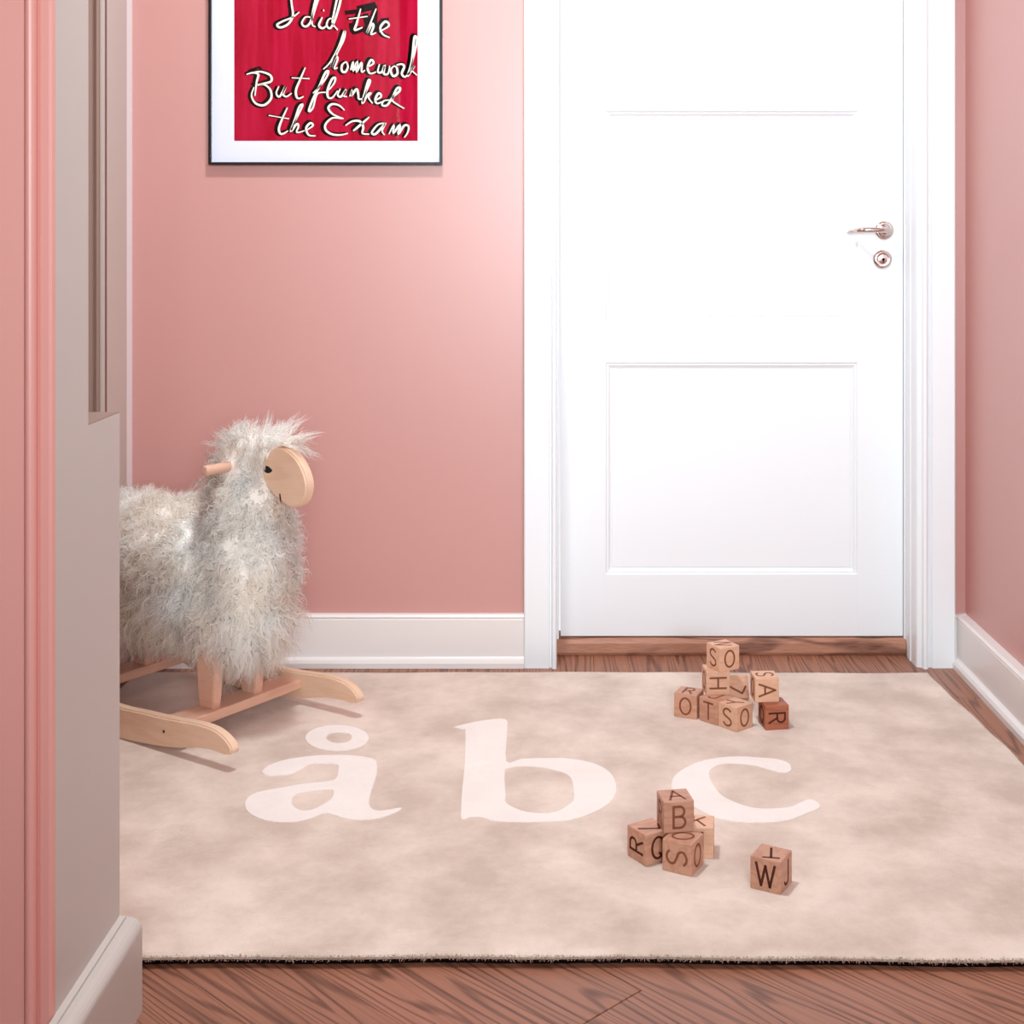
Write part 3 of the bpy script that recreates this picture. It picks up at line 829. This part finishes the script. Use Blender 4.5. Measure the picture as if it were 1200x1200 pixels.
FO = catmull([(-.023, .607), (.008, .604), (.034, .590), (.054, .567), (.064, .540), (.059, .513), (.043, .496), (.020, .491), (-.006, .500), (-.033, .515), (-.057, .540), (-.066, .567), (-.052, .594), (-.023, .607)], 4)[:-1]
face = plate('face', FO, -.0125, .0125, M_birch, sheep, .0035, 3)
for sgn in (-1, 1):
    e_o = [(-.056, .560), (-.049, .5665), (-.042, .567), (-.034, .563), (-.030, .559), (-.036, .5545), (-.044, .553), (-.052, .5555)]
    y_ = sgn * .0128
    plate('eye', catmull(e_o + [e_o[0]], 3)[:-1], y_ - .0007, y_ + .0007, M_eye, face, .0003, 1)
    mo = [(-.010, .515), (-.007, .515), (-.004, .500), (-.006, .4995), (-.009, .505)]
    plate('mouth', mo, y_ - .0006, y_ + .0006, M_burn_dark, face, .0002, 1)

# fleece core: blobs remeshed into one skin
ELL = [((-.30, 0, .355), (.235, .125, .105)), ((-.115, 0, .36), (.077, .088, .165)), ((-.118, 0, .46), (.070, .072, .11)), ((-.118, 0, .552), (.064, .052, .058)),
       ((-.108, 0, .592), (.078, .036, .022)), ((-.070, 0, .616), (.082, .032, .011)), ((-.47, 0, .36), (.08, .12, .10)), ((-.16, 0, .28), (.062, .10, .07)), ((-.43, 0, .29), (.115, .12, .085)), ((-.30, 0, .29), (.18, .11, .07))]
bm = bmesh.new()
for c, r in ELL:
    bmesh.ops.create_uvsphere(bm, u_segments=28, v_segments=18, radius=1, matrix=Matrix.Translation(c) @ Matrix.Diagonal((*r, 1)))
core = bm_obj('body', bm, M_core, sheep)
md = core.modifiers.new('remesh', 'REMESH'); md.mode = 'VOXEL'; md.voxel_size = .011; md.use_smooth_shade = True
core['label'] = 'sheepskin body under long white wool'

# wool: clumped wavy strands rooted on the blobs
def sample(nc):
    P = []; Nn = []; areas = []
    for c, r in ELL:
        areas.append(((r[0] * r[1]) ** 1.6 + (r[0] * r[2]) ** 1.6 + (r[1] * r[2]) ** 1.6) ** (1 / 1.6))
    areas = np.array(areas) / sum(areas)
    for (c, r), a_ in zip(ELL, areas):
        n = int(nc * a_ * 1.6)
        g = rng.normal(0, 1, (n, 3)); g /= np.linalg.norm(g, axis=1)[:, None]
        r_ = np.array(r); p = g * r_ + np.array(c)
        nr = g / r_; nr /= np.linalg.norm(nr, axis=1)[:, None]
        keep = np.ones(n, bool)
        for c2, r2 in ELL:
            if c2 == c and r2 == r: continue
            keep &= (((p - np.array(c2)) / np.array(r2)) ** 2).sum(1) > .93
        P.append(p[keep]); Nn.append(nr[keep])
    return np.concatenate(P), np.concatenate(Nn)


def unit(a): return a / np.maximum(1e-9, np.linalg.norm(a, axis=-1, keepdims=True))


cp_, cn = sample(5200)
nC = len(cp_); S = 14; K = 9
z = cp_[:, 2]; side = 1 - np.clip(cn[:, 2], 0, 1)
head = (z > .50) & (cp_[:, 0] > -.24)
topk = (z > .575) & head
chest = (cp_[:, 0] > -.2) & (z > .25)
length = np.where(topk, rng.uniform(.026, .044, nC), np.where(head, rng.uniform(.020, .034, nC), np.where(chest, rng.uniform(.026, .044, nC), rng.uniform(.034, .056, nC))))
length = np.where((cn[:, 2] < -.2) | (z < .25), rng.uniform(.050, .078, nC), length)
length = np.where(topk & (cp_[:, 0] > -.06), rng.uniform(.045, .070, nC), length)
length = np.where((cn[:, 2] > .5) & ~topk, length * .75, length)
down = np.zeros((nC, 3)); down[:, 2] = -1
dirv = cn * 1.0 + down * (side * .75)[:, None] + rng.normal(0, .42, (nC, 3))
dirv[z < .27] += np.array([0, 0, -1.2])
dirv[topk] += np.array([.45, 0, .15])
fl = topk & (cp_[:, 0] > -.07); dirv[fl] += np.array([.9, 0, .1])
dirv = unit(dirv)
curl_amp = rng.uniform(.003, .0095, nC) * np.where(topk | (cn[:, 2] > .6), .35, 1); curl_ph = rng.uniform(0, 6.28, nC); curl_fr = rng.uniform(1.2, 3.0, nC)
# keep the visible sides of the wooden face and the handle ends clear
# expand to strands
R = np.repeat(np.arange(nC), S); n = len(R)
roots = cp_[R] + rng.normal(0, .0055, (n, 3))
tipj = rng.normal(0, .0035, (n, 3)) + rng.normal(0, .006, (n, 3)) * (rng.random((n, 1)) < .18)
Lh = length[R] * rng.uniform(.75, 1.12, n)
dv = dirv[R]
a1 = unit(np.cross(dv, np.array([.3, .5, .8]))); a2 = np.cross(dv, a1)
t = np.linspace(0, 1, K)
pts = np.zeros((n, K, 3))
droop = np.where(topk, .15, .55)[R]
for k in range(K):
    s = t[k]
    conv = cp_[R] + (roots - cp_[R]) * (1 - .80 * s)
    ph = curl_ph[R] + curl_fr[R] * 6.28 * s + rng.normal(0, .15, n)
    amp = curl_amp[R] * s ** .6
    pts[:, k] = conv + dv * (Lh * s)[:, None] + (a1 * (np.cos(ph) * amp)[:, None] + a2 * (np.sin(ph) * amp)[:, None]) + tipj * s
    pts[:, k, 2] -= droop * Lh * s * s * .45
# drop strands that would cover the wooden face or the handle
fc = np.array([.003, .55]);
def bad(P):
    inface = (((P[..., 0] - .004) / .066) ** 2 + ((P[..., 2] - .549) / .060) ** 2 < 1) & (np.abs(P[..., 1]) < .016)
    a = P[..., 0] + P[..., 1]; b = P[..., 0] - P[..., 1]
    infront = (((a + .006) / .064) ** 2 + ((P[..., 2] - .549) / .058) ** 2 < 1) & (a > -.060) & (b > a + .02)
    inh = (((P[..., 0] + .118) ** 2 + (P[..., 2] - .564) ** 2) < .014 ** 2) & (np.abs(P[..., 1]) > .062)
    inh2 = (P[..., 1] < -.062) & (P[..., 1] > -.16) & (np.abs(P[..., 2] - .560) < .022) & (np.abs(P[..., 0] + .118 ) < .035)
    return (inface | infront | inh | inh2).any(1)
ok = ~bad(pts) & (pts[..., 2].min(1) > RZ + .06)
pts = pts[ok]; n = len(pts)
Rk = R[ok]; outn = cn[Rk][:, None, :]
nL = 3400; ci = rng.integers(0, nC, nL); ci = ci[(cn[ci, 2] < .55) & ~topk[ci]]; nL = len(ci)
dl = unit(cn[ci] * .55 + down[ci] * .55 + rng.normal(0, .6, (nL, 3))); b1 = unit(np.cross(dl, np.array([.2, .9, .4]))); b2 = np.cross(dl, b1)
Ll = length[ci] * rng.uniform(.8, 1.15, nL); am = rng.uniform(.004, .009, nL); fq = rng.uniform(1.2, 2.6, nL); p0 = rng.uniform(0, 6.28, nL)
lk = np.zeros((nL, K, 3))
for k in range(K):
    s_ = t[k]; ph = p0 + fq * 6.28 * s_
    lk[:, k] = cp_[ci] + cn[ci] * .012 + dl * (Ll * s_)[:, None] + b1 * (np.cos(ph) * am * s_ ** .4)[:, None] + b2 * (np.sin(ph) * am * s_ ** .4)[:, None]
lok = ~bad(lk) & (lk[..., 2].min(1) > RZ + .06)
lk = lk[lok]; pts = np.concatenate([pts, lk]); outn = np.concatenate([outn, cn[ci[lok]][:, None, :]]); n = len(pts); nlk = len(lk)
tan = unit(np.gradient(pts, axis=1)); wv = unit(np.cross(tan, unit(rng.normal(0, 1, (n, 1, 3)))))
gn = np.cross(tan, wv); sg = np.sign((gn * outn).sum(-1).sum(1)); sg[sg == 0] = 1
wv = wv * sg[:, None, None]; gn = gn * sg[:, None, None]
softn = unit(outn * .75 + gn * .35 + np.array([0, 0, .25]))
wid = rng.uniform(.0006, .0012, n)[:, None, None] * np.array([1, 1, 1, .95, .9, .8, .65, .4, .12])[None, :, None]
wid[-nlk:] *= 1.9
V = np.stack([pts + wv * wid, pts - wv * wid], 2).reshape(-1, 3); VN = np.stack([softn, softn], 2).reshape(-1, 3)
bi = (np.arange(n) * K * 2)[:, None] + (np.arange(K - 1) * 2)[None, :]
Q = np.stack([bi, bi + 1, bi + 3, bi + 2], -1).reshape(-1, 4)
me = bpy.data.meshes.new('wool')
me.vertices.add(len(V)); me.vertices.foreach_set('co', V.astype(np.float32).ravel())
me.loops.add(Q.size); me.loops.foreach_set('vertex_index', Q.astype(np.int32).ravel())
me.polygons.add(len(Q)); me.polygons.foreach_set('loop_start', np.arange(0, Q.size, 4, dtype=np.int32))
me.polygons.foreach_set('use_smooth', np.ones(len(Q), bool))
me.update(calc_edges=True)
me.normals_split_custom_set_from_vertices(VN.tolist())
fn = np.cross(V[Q[0, 1]] - V[Q[0, 0]], V[Q[0, 2]] - V[Q[0, 0]]); print('winding', np.dot(fn, VN[0]))
me.materials.append(M_wool)
wl = link(bpy.data.objects.new('wool', me), core); tag(wl, kind='stuff')
print('wool strands', n)

# ------------------------------------------------------------------ ceiling lamp fitting (above the frame)
lamp = empty('ceiling_lamp', (-0.25, 2.25, CH)); tag(lamp, 'round flat white ceiling lamp above the rug', 'lamp')
bm = bmesh.new(); bmesh.ops.create_cone(bm, cap_ends=True, segments=40, radius1=.17, radius2=.15, depth=.05, matrix=Matrix.Translation((0, 0, -.026)))
bm_obj('lamp_housing', bm, M_white, lamp)
